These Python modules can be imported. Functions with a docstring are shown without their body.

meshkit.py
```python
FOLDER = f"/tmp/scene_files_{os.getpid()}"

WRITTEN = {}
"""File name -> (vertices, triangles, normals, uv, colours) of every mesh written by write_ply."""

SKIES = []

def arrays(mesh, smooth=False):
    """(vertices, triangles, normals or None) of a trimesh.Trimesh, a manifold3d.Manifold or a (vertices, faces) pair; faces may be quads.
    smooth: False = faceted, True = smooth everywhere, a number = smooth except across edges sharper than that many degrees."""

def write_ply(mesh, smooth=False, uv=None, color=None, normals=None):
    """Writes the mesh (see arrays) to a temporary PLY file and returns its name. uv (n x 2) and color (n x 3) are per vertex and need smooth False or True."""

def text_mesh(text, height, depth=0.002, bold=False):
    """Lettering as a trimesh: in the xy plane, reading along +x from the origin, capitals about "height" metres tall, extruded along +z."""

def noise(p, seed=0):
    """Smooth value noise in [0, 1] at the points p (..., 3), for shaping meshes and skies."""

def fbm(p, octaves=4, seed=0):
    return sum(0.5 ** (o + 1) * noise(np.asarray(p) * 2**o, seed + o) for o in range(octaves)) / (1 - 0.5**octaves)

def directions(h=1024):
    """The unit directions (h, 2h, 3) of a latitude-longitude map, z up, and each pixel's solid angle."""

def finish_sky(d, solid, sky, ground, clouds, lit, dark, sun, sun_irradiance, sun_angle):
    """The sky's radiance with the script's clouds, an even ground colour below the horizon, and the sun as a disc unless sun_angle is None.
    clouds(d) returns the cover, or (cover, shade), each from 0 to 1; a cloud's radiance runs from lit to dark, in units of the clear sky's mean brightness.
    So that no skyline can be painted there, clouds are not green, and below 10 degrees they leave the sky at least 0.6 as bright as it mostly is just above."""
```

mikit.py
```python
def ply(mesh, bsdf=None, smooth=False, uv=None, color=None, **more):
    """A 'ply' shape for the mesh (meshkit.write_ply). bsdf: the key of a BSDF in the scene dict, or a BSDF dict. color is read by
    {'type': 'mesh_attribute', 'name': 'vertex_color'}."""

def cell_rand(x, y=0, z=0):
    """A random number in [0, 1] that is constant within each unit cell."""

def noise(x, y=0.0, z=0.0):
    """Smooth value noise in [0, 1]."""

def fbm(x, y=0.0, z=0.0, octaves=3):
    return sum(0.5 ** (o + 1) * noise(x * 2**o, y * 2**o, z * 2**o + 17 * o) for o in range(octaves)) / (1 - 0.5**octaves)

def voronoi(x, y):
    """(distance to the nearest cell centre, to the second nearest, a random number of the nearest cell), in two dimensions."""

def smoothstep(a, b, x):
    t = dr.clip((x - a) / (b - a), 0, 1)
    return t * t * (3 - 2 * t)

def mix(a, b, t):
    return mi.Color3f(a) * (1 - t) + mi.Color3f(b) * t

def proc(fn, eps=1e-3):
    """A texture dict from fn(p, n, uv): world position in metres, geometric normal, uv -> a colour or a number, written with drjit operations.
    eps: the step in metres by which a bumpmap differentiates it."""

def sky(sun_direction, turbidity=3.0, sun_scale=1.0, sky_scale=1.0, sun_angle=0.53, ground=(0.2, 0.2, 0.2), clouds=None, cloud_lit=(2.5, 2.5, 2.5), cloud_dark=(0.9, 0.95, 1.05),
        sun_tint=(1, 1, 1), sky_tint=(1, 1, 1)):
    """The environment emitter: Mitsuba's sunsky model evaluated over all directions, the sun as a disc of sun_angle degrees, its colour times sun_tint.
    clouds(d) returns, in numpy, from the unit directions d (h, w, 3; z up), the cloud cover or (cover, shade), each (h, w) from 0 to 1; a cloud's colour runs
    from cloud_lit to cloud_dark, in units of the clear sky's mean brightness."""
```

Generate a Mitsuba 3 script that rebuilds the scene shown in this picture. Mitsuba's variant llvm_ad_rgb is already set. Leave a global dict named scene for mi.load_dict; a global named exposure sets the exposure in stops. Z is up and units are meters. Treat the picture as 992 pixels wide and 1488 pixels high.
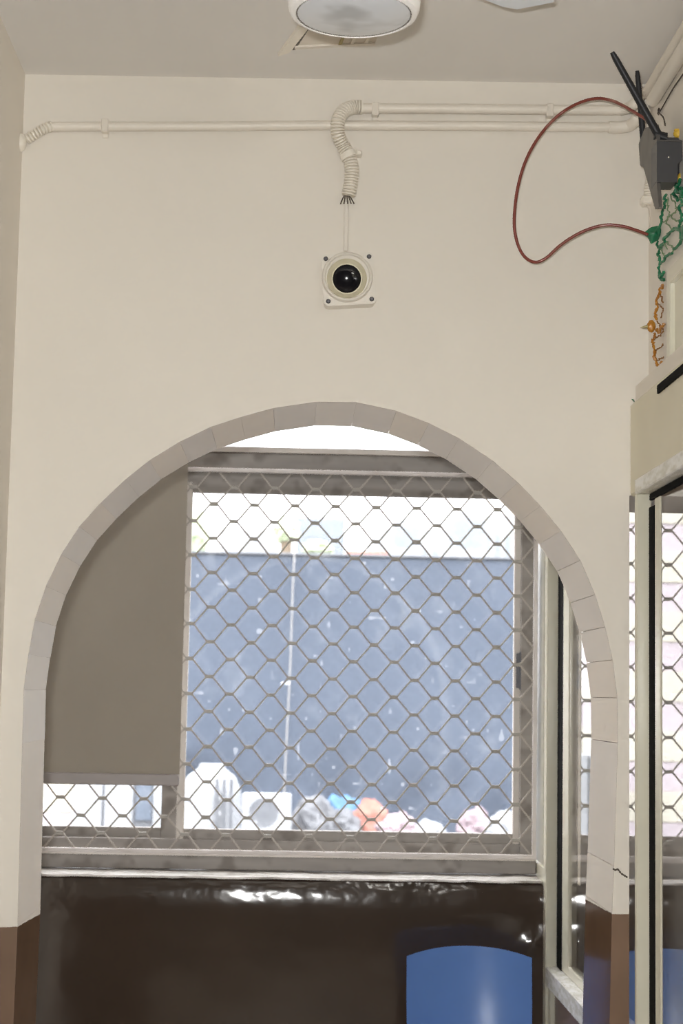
import math
import numpy as np
import trimesh
import manifold3d as m3
from shapely.geometry import Polygon, LineString, box as sbox
from shapely import affinity
import drjit as dr
import mitsuba as mi
import mikit
import meshkit
from mikit import proc, noise, fbm, smoothstep, mix

rng = np.random.default_rng(7)
T = mi.ScalarTransform4f
scene, labels = {}, {}

# ------------------------------------------------------------------ camera, sky, lights, exposure
W, H, F = 992.0, 1488.0, 2500.0            # frame and focal length in pixels
FOOT, ROLL = (425.0, 1010.0), 0.021        # where the direction +y falls in the frame; roll of the hand-held camera
EYE = np.array([0.0, 0.0, 1.6])
e_y = np.array([FOOT[0] - W / 2, FOOT[1] - H / 2, F]); e_y /= np.linalg.norm(e_y)
e_z = np.array([math.sin(ROLL), -math.cos(ROLL), 0.0]); e_z -= e_y * (e_z @ e_y); e_z /= np.linalg.norm(e_z)
e_x = np.cross(e_y, e_z)


def ray(px, py):
    c = np.array([px - W / 2, py - H / 2, F])
    return np.array([c @ e_x, c @ e_y, c @ e_z])


def at(px, py, y):
    d = ray(px, py)
    return EYE + d * (y / d[1])


def atx(px, py, x):
    d = ray(px, py)
    return EYE + d * (x / d[0])


def X(px, py, y): return float(at(px, py, y)[0])
def Z(px, py, y): return float(at(px, py, y)[2])


fwd = ray(W / 2, H / 2)
up = np.array([-e_x[1], -e_y[1], -e_z[1]])
scene['camera'] = {'type': 'thinlens', 'to_world': T().look_at(origin=EYE.tolist(), target=(EYE + fwd).tolist(), up=up.tolist()),
                   'fov': math.degrees(2 * math.atan(H / 2 / F)), 'fov_axis': 'y', 'aperture_radius': 0.004, 'focus_distance': 3.5,
                   'near_clip': 0.05, 'far_clip': 2000.0}
exposure = 0.0


def overcast(d):
    n = meshkit.fbm(d * 3.0 + 5, 3, seed=3)
    return np.ones(d.shape[:2]), np.clip(1 - d[..., 2] + (n - 0.5) * 0.12, 0, 1)


SKY_HORIZON = 3.9     # an overcast sky: the zenith is three times as bright as the horizon
scene['sky'] = mikit.sky((-0.3, 0.5, 0.8), turbidity=4.0, sun_scale=0.0, sky_scale=1.0, ground=(0.1, 0.1, 0.1), clouds=overcast,
                         cloud_lit=(3.0, 3.03, 3.08), cloud_dark=(1.0, 1.01, 1.03))
_b = np.array(scene['sky']['bitmap'])
_h = len(_b) // 2
scene['sky']['scale'] = float(SKY_HORIZON / _b[int(_h * 0.93):_h - 2].mean())
FLASH = 14800.0       # radiance of the small flash window beside the lens
TUBE = 52.0           # radiance of the tube lamp on the right wall behind the camera

# ------------------------------------------------------------------ helpers


def key_of(name):
    if name not in scene and name not in things:
        return name
    k = 1
    while f'{name}_{k:03d}' in scene or f'{name}_{k:03d}' in things:
        k += 1
    return f'{name}_{k:03d}'


things = set()


def thing(name, label, cat, group=None):
    key = key_of(name)
    things.add(key)
    labels[key] = {'label': label, 'category': cat}
    if group:
        labels[key]['group'] = group
    return key


def struct(name, label=None):
    things.add(name)
    labels[name] = {'kind': 'structure'}
    if label:
        labels[name]['label'] = label
    return name


def add(name, mesh, mat, smooth=False, parent=None, label=None, **more):
    key = f'{parent}__{name}' if parent else name
    if key in scene:
        key = key_of(key)
    scene[key] = mikit.ply(mesh, mat, smooth=smooth, **more)
    if label:
        labels.setdefault(key, {})['label'] = label
    return key


def cat(*ms):
    return trimesh.util.concatenate([m for m in ms])


def bx(x0, x1, y0, y1, z0, z1, b=0.0):
    x0, x1 = min(x0, x1), max(x0, x1); y0, y1 = min(y0, y1), max(y0, y1); z0, z1 = min(z0, z1), max(z0, z1)
    if b <= 0:
        return trimesh.creation.box(bounds=[[x0, y0, z0], [x1, y1, z1]])
    pts = []
    for sx in (0, 1):
        for sy in (0, 1):
            for sz in (0, 1):
                p = np.array([(x0, x1)[sx], (y0, y1)[sy], (z0, z1)[sz]])
                s = np.array([1 - 2 * sx, 1 - 2 * sy, 1 - 2 * sz]) * b
                for k in range(3):
                    q = p + s; q[k] = p[k]
                    pts.append(q)
    return trimesh.convex.convex_hull(np.array(pts))


def spline(pts, n=8):
    p = np.asarray(pts, float)
    if len(p) < 3:
        return p
    ext = np.vstack([2 * p[0] - p[1], p, 2 * p[-1] - p[-2]])
    out = []
    for i in range(1, len(ext) - 2):
        a, b, c, d = ext[i - 1:i + 3]
        for t in np.linspace(0, 1, n, endpoint=False):
            out.append(0.5 * (2 * b + (c - a) * t + (2 * a - 5 * b + 4 * c - d) * t ** 2 + (3 * b - 3 * c + d - a) * t ** 3))
    out.append(p[-1])
    return np.array(out)


def tube(pts, r, sides=12, closed=False):
    p = np.asarray(pts, float)
    n = len(p)
    r = np.broadcast_to(np.asarray(r, float), (n,))
    t = np.gradient(p, axis=0)
    t /= np.linalg.norm(t, axis=1, keepdims=True) + 1e-12
    a = np.cross(t[0], [0, 0, 1.0] if abs(t[0][2]) < 0.9 else [1.0, 0, 0]); a /= np.linalg.norm(a)
    ang = np.arange(sides) * 2 * np.pi / sides
    V = []
    for i in range(n):
        a = a - t[i] * (a @ t[i]); a /= np.linalg.norm(a) + 1e-12
        b = np.cross(t[i], a)
        V.append(p[i] + r[i] * (np.cos(ang)[:, None] * a + np.sin(ang)[:, None] * b))
    V = np.vstack(V + [p[:1], p[-1:]])
    Fc = []
    for i in range(n - 1):
        for j in range(sides):
            k = (j + 1) % sides
            q = [i * sides + j, i * sides + k, (i + 1) * sides + k, (i + 1) * sides + j]
            Fc += [[q[0], q[1], q[2]], [q[0], q[2], q[3]]]
    for j in range(sides):
        k = (j + 1) % sides
        Fc += [[n * sides, k, j], [n * sides + 1, (n - 1) * sides + j, (n - 1) * sides + k]]
    m = trimesh.Trimesh(V, np.array(Fc), process=False)
    if m.volume < 0:
        m.invert()
    return m


def lathe(profile, sides=48):
    """profile of (r, h): revolved about z."""
    m = trimesh.creation.revolve(np.array(profile, float), sections=sides)
    return m


def facing(m, p, normal=(0, -1, 0)):
    """turn a lathe mesh so that its +z points along normal, and move it to p."""
    M = trimesh.geometry.align_vectors([0, 0, 1], np.asarray(normal, float))
    m = m.copy(); m.apply_transform(M); m.apply_translation(p)
    return m


def extrude_xz(poly, y0, y1):
    parts = []
    for g in getattr(poly, 'geoms', [poly]):
        m = trimesh.creation.extrude_polygon(g, y1 - y0, engine='earcut')
        v = np.array(m.vertices)
        m = trimesh.Trimesh(np.stack([v[:, 0], y0 + v[:, 2], v[:, 1]], 1), np.array(m.faces)[:, ::-1], process=False)
        parts.append(m)
    return cat(*parts)


def extrude_yz(poly, x0, x1):
    m = trimesh.creation.extrude_polygon(poly, x1 - x0, engine='earcut')
    v = np.array(m.vertices)
    return trimesh.Trimesh(np.stack([x0 + v[:, 2], v[:, 0], v[:, 1]], 1), np.array(m.faces), process=False)


def rounded(x0, x1, z0, z1, r):
    return sbox(x0 + r, z0 + r, x1 - r, z1 - r).buffer(r, quad_segs=6)


def slab_path(pts, half, y0, y1):
    """a flat strip that follows a polyline in the xz plane."""
    return extrude_xz(LineString(pts).buffer(half, cap_style='flat', join_style='mitre'), y0, y1)


def blob(center, size, seed, amp=0.25, freq=3.0, sub=4):
    m = trimesh.creation.icosphere(subdivisions=sub)
    v = np.array(m.vertices)
    d = 1 + amp * 2 * (meshkit.fbm(v * freq + seed * 3.1, 3, seed=seed) - 0.5)
    m.vertices = v * d[:, None] * np.asarray(size) + np.asarray(center)
    return m


# ------------------------------------------------------------------ materials
def lin(*rgb):
    c = np.array(rgb, float) / 255
    return np.where(c <= 0.04045, c / 12.92, ((c + 0.055) / 1.055) ** 2.4).tolist()


def rgb(c): return {'type': 'rgb', 'value': [float(v) for v in c]}


def pr(name, color, rough=0.5, spec=0.5, two=True, **kw):
    b = {'type': 'principled', 'base_color': color if isinstance(color, dict) else rgb(color), 'roughness': rough, 'specular': spec, **kw}
    scene[name] = {'type': 'twosided', 'bsdf': b} if two else b
    return name


def bump(name, fn, scale, eps=1e-3):
    b = scene[name]
    inner = b['bsdf'] if b['type'] == 'twosided' else b
    scene[name] = {'type': 'twosided', 'bsdf': {'type': 'bumpmap', 'texture': proc(fn, eps), 'scale': scale, 'bsdf': inner}}


CREAM, BROWN, TILE = (0.635, 0.595, 0.53), (0.150, 0.090, 0.055), (0.85, 0.815, 0.76)


def dado_height(x, y):
    """height of the top of the brown paint on the arch wall (the painted line is not level)."""
    left = Zl0 + (y - DW) * Zl1
    right = Zr0 + (y - DW) * Zr1
    return dr.select(x < 0, left, right)


def wall_col(base):
    def fn(p, n, uv):
        m = fbm(p.x * 3, p.y * 3, p.z * 3, 3)
        c = mix([v * 0.965 for v in base], [min(1, v * 1.03) for v in base], m)
        b = mix([v * 0.85 for v in BROWN], [v * 1.15 for v in BROWN], fbm(p.x * 9, p.y * 9, p.z * 9, 3))
        return mix(b, c, smoothstep(-0.0012, 0.0012, p.z - dado_height(p.x, p.y) + 0.002 * (noise(p.x * 90, p.y * 90) - 0.5)))
    return fn


ZS_ = Z(505, 1278, 5.30)          # edge of the window sill
DW, DB = 3.45, 3.45 / 0.917        # arch wall: front and back plane
Zl0 = Z(20, 1347, DW); Zl1 = (Z(54, 1328, DB) - Zl0) / (DB - DW)
Zr0 = Z(890, 1328, DW); Zr1 = (Z(854, 1307, DB) - Zr0) / (DB - DW)

pr('mat_wall', proc(wall_col(CREAM)), 0.55, 0.35)

def paint_gloss(p, n, uv):
    return 0.10 + 0.48 * smoothstep(-0.001, 0.001, p.z - dado_height(p.x, p.y))


pr('mat_tile', proc(wall_col(TILE)), proc(paint_gloss), 0.35)
pr('mat_tile_grey', proc(wall_col([v * f for v, f in zip(TILE, (0.955, 0.955, 0.965))])), proc(paint_gloss), 0.35)
pr('mat_tile_warm', proc(wall_col([v * f for v, f in zip(TILE, (1.0, 0.975, 0.94))])), proc(paint_gloss), 0.35)
pr('mat_cream_wall', proc(lambda p, n, uv: mix([v * 0.965 for v in CREAM], [v * 1.03 for v in CREAM], fbm(p.x * 3, p.y * 3, p.z * 3, 3))), 0.55, 0.35)
pr('mat_ceiling', proc(lambda p, n, uv: mix((0.62, 0.60, 0.57), (0.67, 0.65, 0.62), fbm(p.x * 4, p.y * 4, p.z, 3))), 0.7, 0.2)
pr('mat_brown_gloss', proc(lambda p, n, uv: mix((0.040, 0.029, 0.0225), (0.058, 0.041, 0.031), fbm(p.x * 6, p.z * 6, p.y, 3))), 0.11, 0.5)
bump('mat_brown_gloss', lambda p, n, uv: noise(p.x * 75, p.z * 75, 1.5) * (0.06 + dr.exp((p.z - ZS_) / 0.035)) + 0.12 * noise(p.x * 30, p.z * 30, 8), 0.0009)
pr('mat_sill', proc(lambda p, n, uv: mix((0.30, 0.27, 0.24), (0.72, 0.70, 0.68), smoothstep(0.25, 0.55, fbm(p.x * 14, p.y * 40, p.z * 10, 3)))), 0.45)
pr('mat_floor', (0.42, 0.36, 0.30), 0.3)


def alu(p, n, uv):
    g = fbm(p.x * 5, p.y * 8, p.z * 22, 4)
    s = smoothstep(0.5, 0.75, fbm(p.x * 16 + 9, p.y * 3, p.z * 16, 3))
    return mix(mix((0.17, 0.153, 0.14), (0.29, 0.267, 0.245), g), (0.10, 0.08, 0.064), s * 0.7)


pr('mat_alu_dirty', proc(alu), 0.5, 0.6)
pr('mat_alu_light', proc(lambda p, n, uv: mix((0.42, 0.385, 0.35), (0.60, 0.56, 0.52), fbm(p.x * 9, p.y * 9, p.z * 9, 3))), 0.4, 0.6)
pr('mat_grille_bar', proc(lambda p, n, uv: mix((0.45, 0.40, 0.37), (0.72, 0.69, 0.68), fbm(p.x * 12, p.y * 9, p.z * 12, 3))), 0.4, 0.6)
pr('mat_grille', (0.34, 0.305, 0.27), 0.45, 0.6)
pr('mat_clip', (0.30, 0.28, 0.25), 0.4, 0.6)
pr('mat_frame', proc(lambda p, n, uv: mix((0.52, 0.50, 0.40), (0.60, 0.575, 0.475), fbm(p.x * 7, p.y * 7, p.z * 5, 3))), 0.22, 0.55)
pr('mat_frame_dusty', proc(lambda p, n, uv: mix((0.56, 0.55, 0.49), (0.72, 0.72, 0.70), smoothstep(0.3, 0.7, fbm(p.x * 60, p.y * 25, p.z * 60, 3)))), 0.4, 0.5)
pr('mat_panel', proc(lambda p, n, uv: mix((0.50, 0.46, 0.335), (0.57, 0.53, 0.40), fbm(p.x * 6, p.y * 6, p.z * 6, 3))), 0.3, 0.5)
pr('mat_rubber', (0.004, 0.0045, 0.0045), 0.8, 0.1)
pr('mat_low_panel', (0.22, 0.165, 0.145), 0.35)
scene['mat_glass'] = {'type': 'thindielectric', 'int_ior': 1.5}


def dust(p, n, uv):
    k = smoothstep(0.55, 0.85, fbm(p.x * 11, p.z * 9, p.y, 4)) * 0.10
    v = smoothstep(0.80, 0.9, noise(p.x * 45, p.z * 40, 3.3)) * 0.25
    return 0.03 + k + v


scene['mat_glass_dusty'] = {'type': 'blendbsdf', 'weight': proc(dust), 'a': {'type': 'thindielectric', 'int_ior': 1.5},
                            'b': {'type': 'principledthin', 'base_color': rgb((0.8, 0.82, 0.86)), 'roughness': 0.7, 'diff_trans': 1.2, 'spec_trans': 0.0}}


def weave(p, n, uv):
    w = 0.5 + 0.5 * dr.sin(p.x * 2600) * dr.sin(p.z * 2600)
    return mix((0.315, 0.282, 0.235), (0.36, 0.325, 0.275), 0.5 * w + 0.5 * fbm(p.x * 5, p.z * 5, 1, 3))


pr('mat_blind', proc(weave), 0.85, 0.2)
pr('mat_blind_bar', (0.31, 0.28, 0.27), 0.4)
pr('mat_conduit', proc(lambda p, n, uv: mix((0.60, 0.555, 0.485), (0.67, 0.625, 0.55), fbm(p.x * 8, p.y * 8, p.z * 8, 2))), 0.4, 0.4)
pr('mat_white_plastic', (0.70, 0.66, 0.58), 0.35)
pr('mat_hose', (0.66, 0.62, 0.54), 0.4)
pr('mat_camera_box', (0.62, 0.585, 0.52), 0.35)
pr('mat_camera_cream', (0.62, 0.585, 0.44), 0.6, 0.15)
pr('mat_black_glass', (0.005, 0.005, 0.007), 0.07, 0.3)
pr('mat_screw', (0.10, 0.10, 0.11), 0.35, metallic=0.6)
pr('mat_fan_white', (0.80, 0.79, 0.775), 0.55, 0.3)
pr('mat_fan_dish', proc(lambda p, n, uv: mix((0.42, 0.43, 0.44), (0.60, 0.62, 0.65), smoothstep(0.25, 0.6, fbm(p.x * 16, p.y * 22, 2, 3)))), 0.3)
pr('mat_fan_blade', (0.66, 0.72, 0.80), 0.25)
pr('mat_dark_line', (0.10, 0.085, 0.07), 0.5)
pr('mat_plaster_patch', proc(lambda p, n, uv: mix((0.50, 0.45, 0.38), (0.68, 0.63, 0.56), fbm(p.x * 20, p.y * 20, 1, 3))), 0.6)
pr('mat_router', proc(lambda p, n, uv: mix((0.050, 0.048, 0.045), (0.100, 0.093, 0.085), fbm(p.y * 30, p.z * 20, 1, 3))), 0.4)
pr('mat_adapter', (0.035, 0.036, 0.040), 0.35)
pr('mat_antenna', (0.014, 0.015, 0.017), 0.45, 0.3)
pr('mat_cord', proc(lambda p, n, uv: mix((0.17, 0.038, 0.026), (0.42, 0.27, 0.22), smoothstep(0.60, 0.74, fbm(p.x * 16, p.z * 16, p.y * 4, 3)))), 0.25)
pr('mat_black_cable', (0.03, 0.022, 0.018), 0.4)
pr('mat_green', proc(lambda p, n, uv: mix((0.006, 0.075, 0.035), (0.02, 0.19, 0.085), noise(p.x * 60, p.y * 60, p.z * 60))), 0.35)
pr('mat_pale_green', (0.16, 0.24, 0.13), 0.4)
pr('mat_orange', proc(lambda p, n, uv: mix((0.30, 0.11, 0.012), (0.46, 0.21, 0.025), noise(p.x * 60, p.y * 60, p.z * 60))), 0.35)
pr('mat_brown_net', (0.20, 0.09, 0.025), 0.4)
pr('mat_olive', (0.34, 0.28, 0.12), 0.4)
pr('mat_yellow', (0.62, 0.40, 0.05), 0.35)
pr('mat_blue_plastic', (0.120, 0.235, 0.55), 0.24, 0.15)
pr('mat_red_steel', (0.16, 0.006, 0.008), 0.3)
pr('mat_black_plastic', (0.02, 0.02, 0.02), 0.4)
# outside


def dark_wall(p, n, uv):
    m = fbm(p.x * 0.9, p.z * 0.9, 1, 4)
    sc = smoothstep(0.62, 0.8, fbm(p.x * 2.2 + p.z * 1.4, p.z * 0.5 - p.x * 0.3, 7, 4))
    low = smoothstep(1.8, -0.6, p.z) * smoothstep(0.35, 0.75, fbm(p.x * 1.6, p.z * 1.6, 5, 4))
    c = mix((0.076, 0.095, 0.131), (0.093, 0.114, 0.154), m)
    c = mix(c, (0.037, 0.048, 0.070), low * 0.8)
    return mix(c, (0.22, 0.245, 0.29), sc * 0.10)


pr('mat_dark_wall', proc(dark_wall), 0.8, 0.2)
pr('mat_outside_white', (0.306, 0.319, 0.34), 0.6)
pr('mat_lamp_white', (0.75, 0.75, 0.75), 0.4)
pr('mat_outside_grey', (0.128, 0.136, 0.153), 0.7)
pr('mat_outside_floor', (0.06, 0.06, 0.063), 0.8)
pr('mat_pink_band', (0.58, 0.51, 0.55), 0.7)
pr('mat_cream_band', (0.64, 0.605, 0.51), 0.7)
pr('mat_blue_grey', (0.102, 0.128, 0.17), 0.5)
pr('mat_blue_tarp', (0.064, 0.162, 0.297), 0.6)
pr('mat_grey_tarp', (0.111, 0.115, 0.128), 0.6)
pr('mat_red_cloth', (0.357, 0.136, 0.102), 0.7)
pr('mat_pink_cloth', (0.289, 0.221, 0.246), 0.7)
pr('mat_tan', (0.62, 0.55, 0.45), 0.7)
pr('mat_leaf', proc(lambda p, n, uv: mix((0.34, 0.42, 0.26), (0.55, 0.62, 0.42), noise(p.x, p.y, p.z))), 0.7)
pr('mat_trunk', (0.2, 0.15, 0.1), 0.8)
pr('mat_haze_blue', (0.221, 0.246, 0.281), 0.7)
pr('mat_rope', (0.30, 0.29, 0.28), 0.7)

# ------------------------------------------------------------------ arch wall
zc_l, zc_r = Z(36, 108, DW), Z(900, 122, DW)          # the ceiling runs slightly out of level
xc_l, xc_r = X(36, 108, DW), X(900, 122, DW)
cslope = (zc_r - zc_l) / (xc_r - xc_l)


def zceil(x): return zc_l + (x - xc_l) * cslope


XL = X(19, 560, DW)            # left wall
XR = X(942, 400, DW)           # right wall
XF = X(914, 1010, DW)          # room-side face of the aluminium partition on the right
CH = 3.1

arch_px = [(19.4, 1488), (25.4, 1346), (32.3, 1080), (34.3, 1002), (41.3, 951), (50.4, 901), (66.5, 852), (89, 805.5), (115.3, 765), (146, 731),
           (182.5, 696.4), (217, 669), (261, 642), (306, 620.5), (350, 606), (397, 593), (459.7, 583.8), (517.8, 584.5), (575.8, 597),
           (623, 615), (667, 637), (716, 669.5), (752, 701), (785, 735), (815, 771.5), (843, 814), (864.5, 864), (879, 911), (890, 959),
           (896.8, 1014), (897.5, 1080), (892, 1259), (889, 1328), (885.5, 1488)]
AP = [np.array([X(a, b, DW), Z(a, b, DW)]) for a, b in arch_px]


def extend(a, b, z):
    t = (z - a[1]) / (b[1] - a[1])
    return a + (b - a) * t


AP[0] = extend(AP[1], AP[0], 0.0)
AP[-1] = extend(AP[-2], AP[-1], 0.0)
opening = Polygon([*AP])
opening_wide = opening.union(sbox(AP[0][0], -0.5, AP[-1][0], 0.001)).buffer(0.008, join_style='mitre')
opening_cut = opening.union(sbox(AP[0][0], -0.5, AP[-1][0], 0.001))
z_beam = Z(925, 717, 3.38) + 0.004          # below this the wall stops short of the glass partition
outline = Polygon([(XL - 0.3, 0), (XF, 0), (XF, z_beam), (XR + 0.3, z_beam), (XR + 0.3, CH), (XL - 0.3, CH)])
struct('wall_front', 'cream plastered wall with a tiled round arch and a brown painted dado')
add('plaster', cat(extrude_xz(outline.difference(opening_cut), DW, DW + 0.004), extrude_xz(outline.difference(opening_wide), DW + 0.004, DB)), 'mat_wall', parent='wall_front')
for i, (a, b) in enumerate(zip(AP[:-1], AP[1:])):
    JOINT = 0.00055 if i > 24 else 0.00015
    d = (b - a) / np.linalg.norm(b - a)
    nrm = np.array([-d[1], d[0]])
    if nrm @ (np.array([0.05, 1.4]) - (a + b) / 2) > 0:
        nrm = -nrm
    o = nrm * rng.uniform(0.0, 0.0009)
    a2, b2 = a + d * JOINT + o, b - d * JOINT + o
    q = Polygon([a2, b2, b2 + nrm * 0.0076, a2 + nrm * 0.0076])
    add('tile', extrude_xz(q, DW + 0.0045, DB), ('mat_tile', 'mat_tile_grey', 'mat_tile_warm')[int(rng.integers(3))], parent='wall_front')
# hairline crack with a brown stain in the right jamb and wall
crk = [at(890, 1262, DW - 0.0006), at(894, 1264.5, DW - 0.0006), at(897, 1263, DW - 0.0006), at(902, 1269, DW - 0.0006), at(908, 1273, DW - 0.0006), at(911, 1275, DW - 0.0006)]
add('crack', tube(spline(crk, 4), np.array([0.0008 + 0.0016 * abs(math.sin(i * 1.3)) for i in range(len(spline(crk, 4)))]), 6), 'mat_dark_line', parent='wall_front', label='dark crack in the plaster')

# room shell
struct('ceiling', 'grey white plastered ceiling')
cv = lambda x, y, dz=0: [x, y, zceil(x) + dz]
cm = trimesh.Trimesh([cv(-2.8, -3.2), cv(1.2, -3.2), cv(1.2, DW + .02), cv(-2.8, DW + .02), cv(-2.8, -3.2, .12), cv(1.2, -3.2, .12), cv(1.2, DW + .02, .12), cv(-2.8, DW + .02, .12)],
                     [[0, 2, 1], [0, 3, 2], [4, 5, 6], [4, 6, 7], [0, 1, 5], [0, 5, 4], [1, 2, 6], [1, 6, 5], [2, 3, 7], [2, 7, 6], [3, 0, 4], [3, 4, 7]], process=False)
cm.fix_normals()
add('ceiling', cm, 'mat_ceiling')
struct('floor'); add('floor', bx(-2.8, 2.4, -3.2, 5.6, -0.1, 0), 'mat_floor')
struct('wall_left', 'cream wall pier at the left of the arch'); add('wall_left', bx(XL - 0.25, XL, 2.9, DW + 0.02, 0, CH, 0.01), 'mat_wall')
struct('wall_alcove'); add('wall_alcove', cat(bx(-2.8, XL - 0.25, DW - 0.3, DW - 0.2, 0, CH), bx(-2.8, -2.7, -3.2, DW, 0, CH)), 'mat_cream_wall')
struct('wall_back'); add('wall_back', bx(-2.8, 1.2, -3.3, -3.2, 0, CH), 'mat_cream_wall')

# ------------------------------------------------------------------ right wall and the aluminium door partition in the room
YP = 3.38                                  # depth of the far post's inner face
XG = XF + 0.027                            # plane of the door glass
z_head = Z(925, 717, YP)                   # underside edge of the door frame
z_ledge0 = Z(925, 593, 3.43)
ztop_panel = z_ledge0 + 0.012
struct('wall_right', 'cream right wall above the glass door')
add('wall_right', bx(XR, XR + 0.2, -3.2, DW + 0.02, z_ledge0 + 0.03, CH), 'mat_cream_wall')
struct('door_1', 'cream aluminium sliding glass door at the right')
D1 = 'door_1'
add('top_panel', bx(XF + 0.001, XF + 0.06, -3.2, DW - 0.001, z_head + 0.0, ztop_panel, 0.006), 'mat_panel', parent=D1, label='cream board above the door')
add('post', bx(XF, XG + 0.004, YP, YP + 0.016, 0, z_head, 0.0025), 'mat_frame', parent=D1)
add('top_rail', bx(XF, XG + 0.02, -3.2, YP + 0.016, z_head, z_head + 0.03, 0.0025), 'mat_frame_dusty', parent=D1, label='dusty underside of the top rail')
zi = z_head - 0.012
add('gasket', cat(bx(XG - 0.002, XG + 0.003, YP - 0.050, YP - 0.001, 0, zi - 0.016, 0.001)), 'mat_rubber', parent=D1, label='black rubber strip')
add('gasket', bx(XG - 0.001, XG + 0.006, -3.2, YP - 0.001, zi - 0.002, z_head - 0.001, 0.001), 'mat_rubber', parent=D1, label='black rubber strip')
add('stile', bx(XG - 0.001, XG + 0.0035, YP - 0.100, YP - 0.051, 0, zi - 0.003, 0.002), 'mat_frame', parent=D1)
ydr0 = 1.9
add('stile', bx(XG + 0.002, XG + 0.03, ydr0 - 0.06, ydr0, 0, zi - 0.003, 0.002), 'mat_frame', parent=D1)
add('pane', trimesh.Trimesh([[XG + .010, -3.2, 0.02], [XG + .010, ydr0 - .06, 0.02], [XG + .010, ydr0 - .06, zi - .002], [XG + .010, -3.2, zi - .002]], [[0, 1, 2], [0, 2, 3]], process=False), 'mat_glass', parent=D1)
# ledge box over the cream board, with the dark slot under it
struct('trim_1', 'cream ledge running along the right wall above the glass door')
add('ledge', bx(X(925, 593, 3.43), XR + 0.02, -3.2, DW - 0.004, z_ledge0, z_ledge0 + 0.05, 0.003), 'mat_conduit', parent='trim_1')
add('slot', bx(XF - 0.003, XF + 0.004, -3.0, 3.17, z_ledge0 - 0.017, z_ledge0 - 0.0005, 0.001), 'mat_rubber', parent='trim_1', label='dark slot under the ledge')
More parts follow.
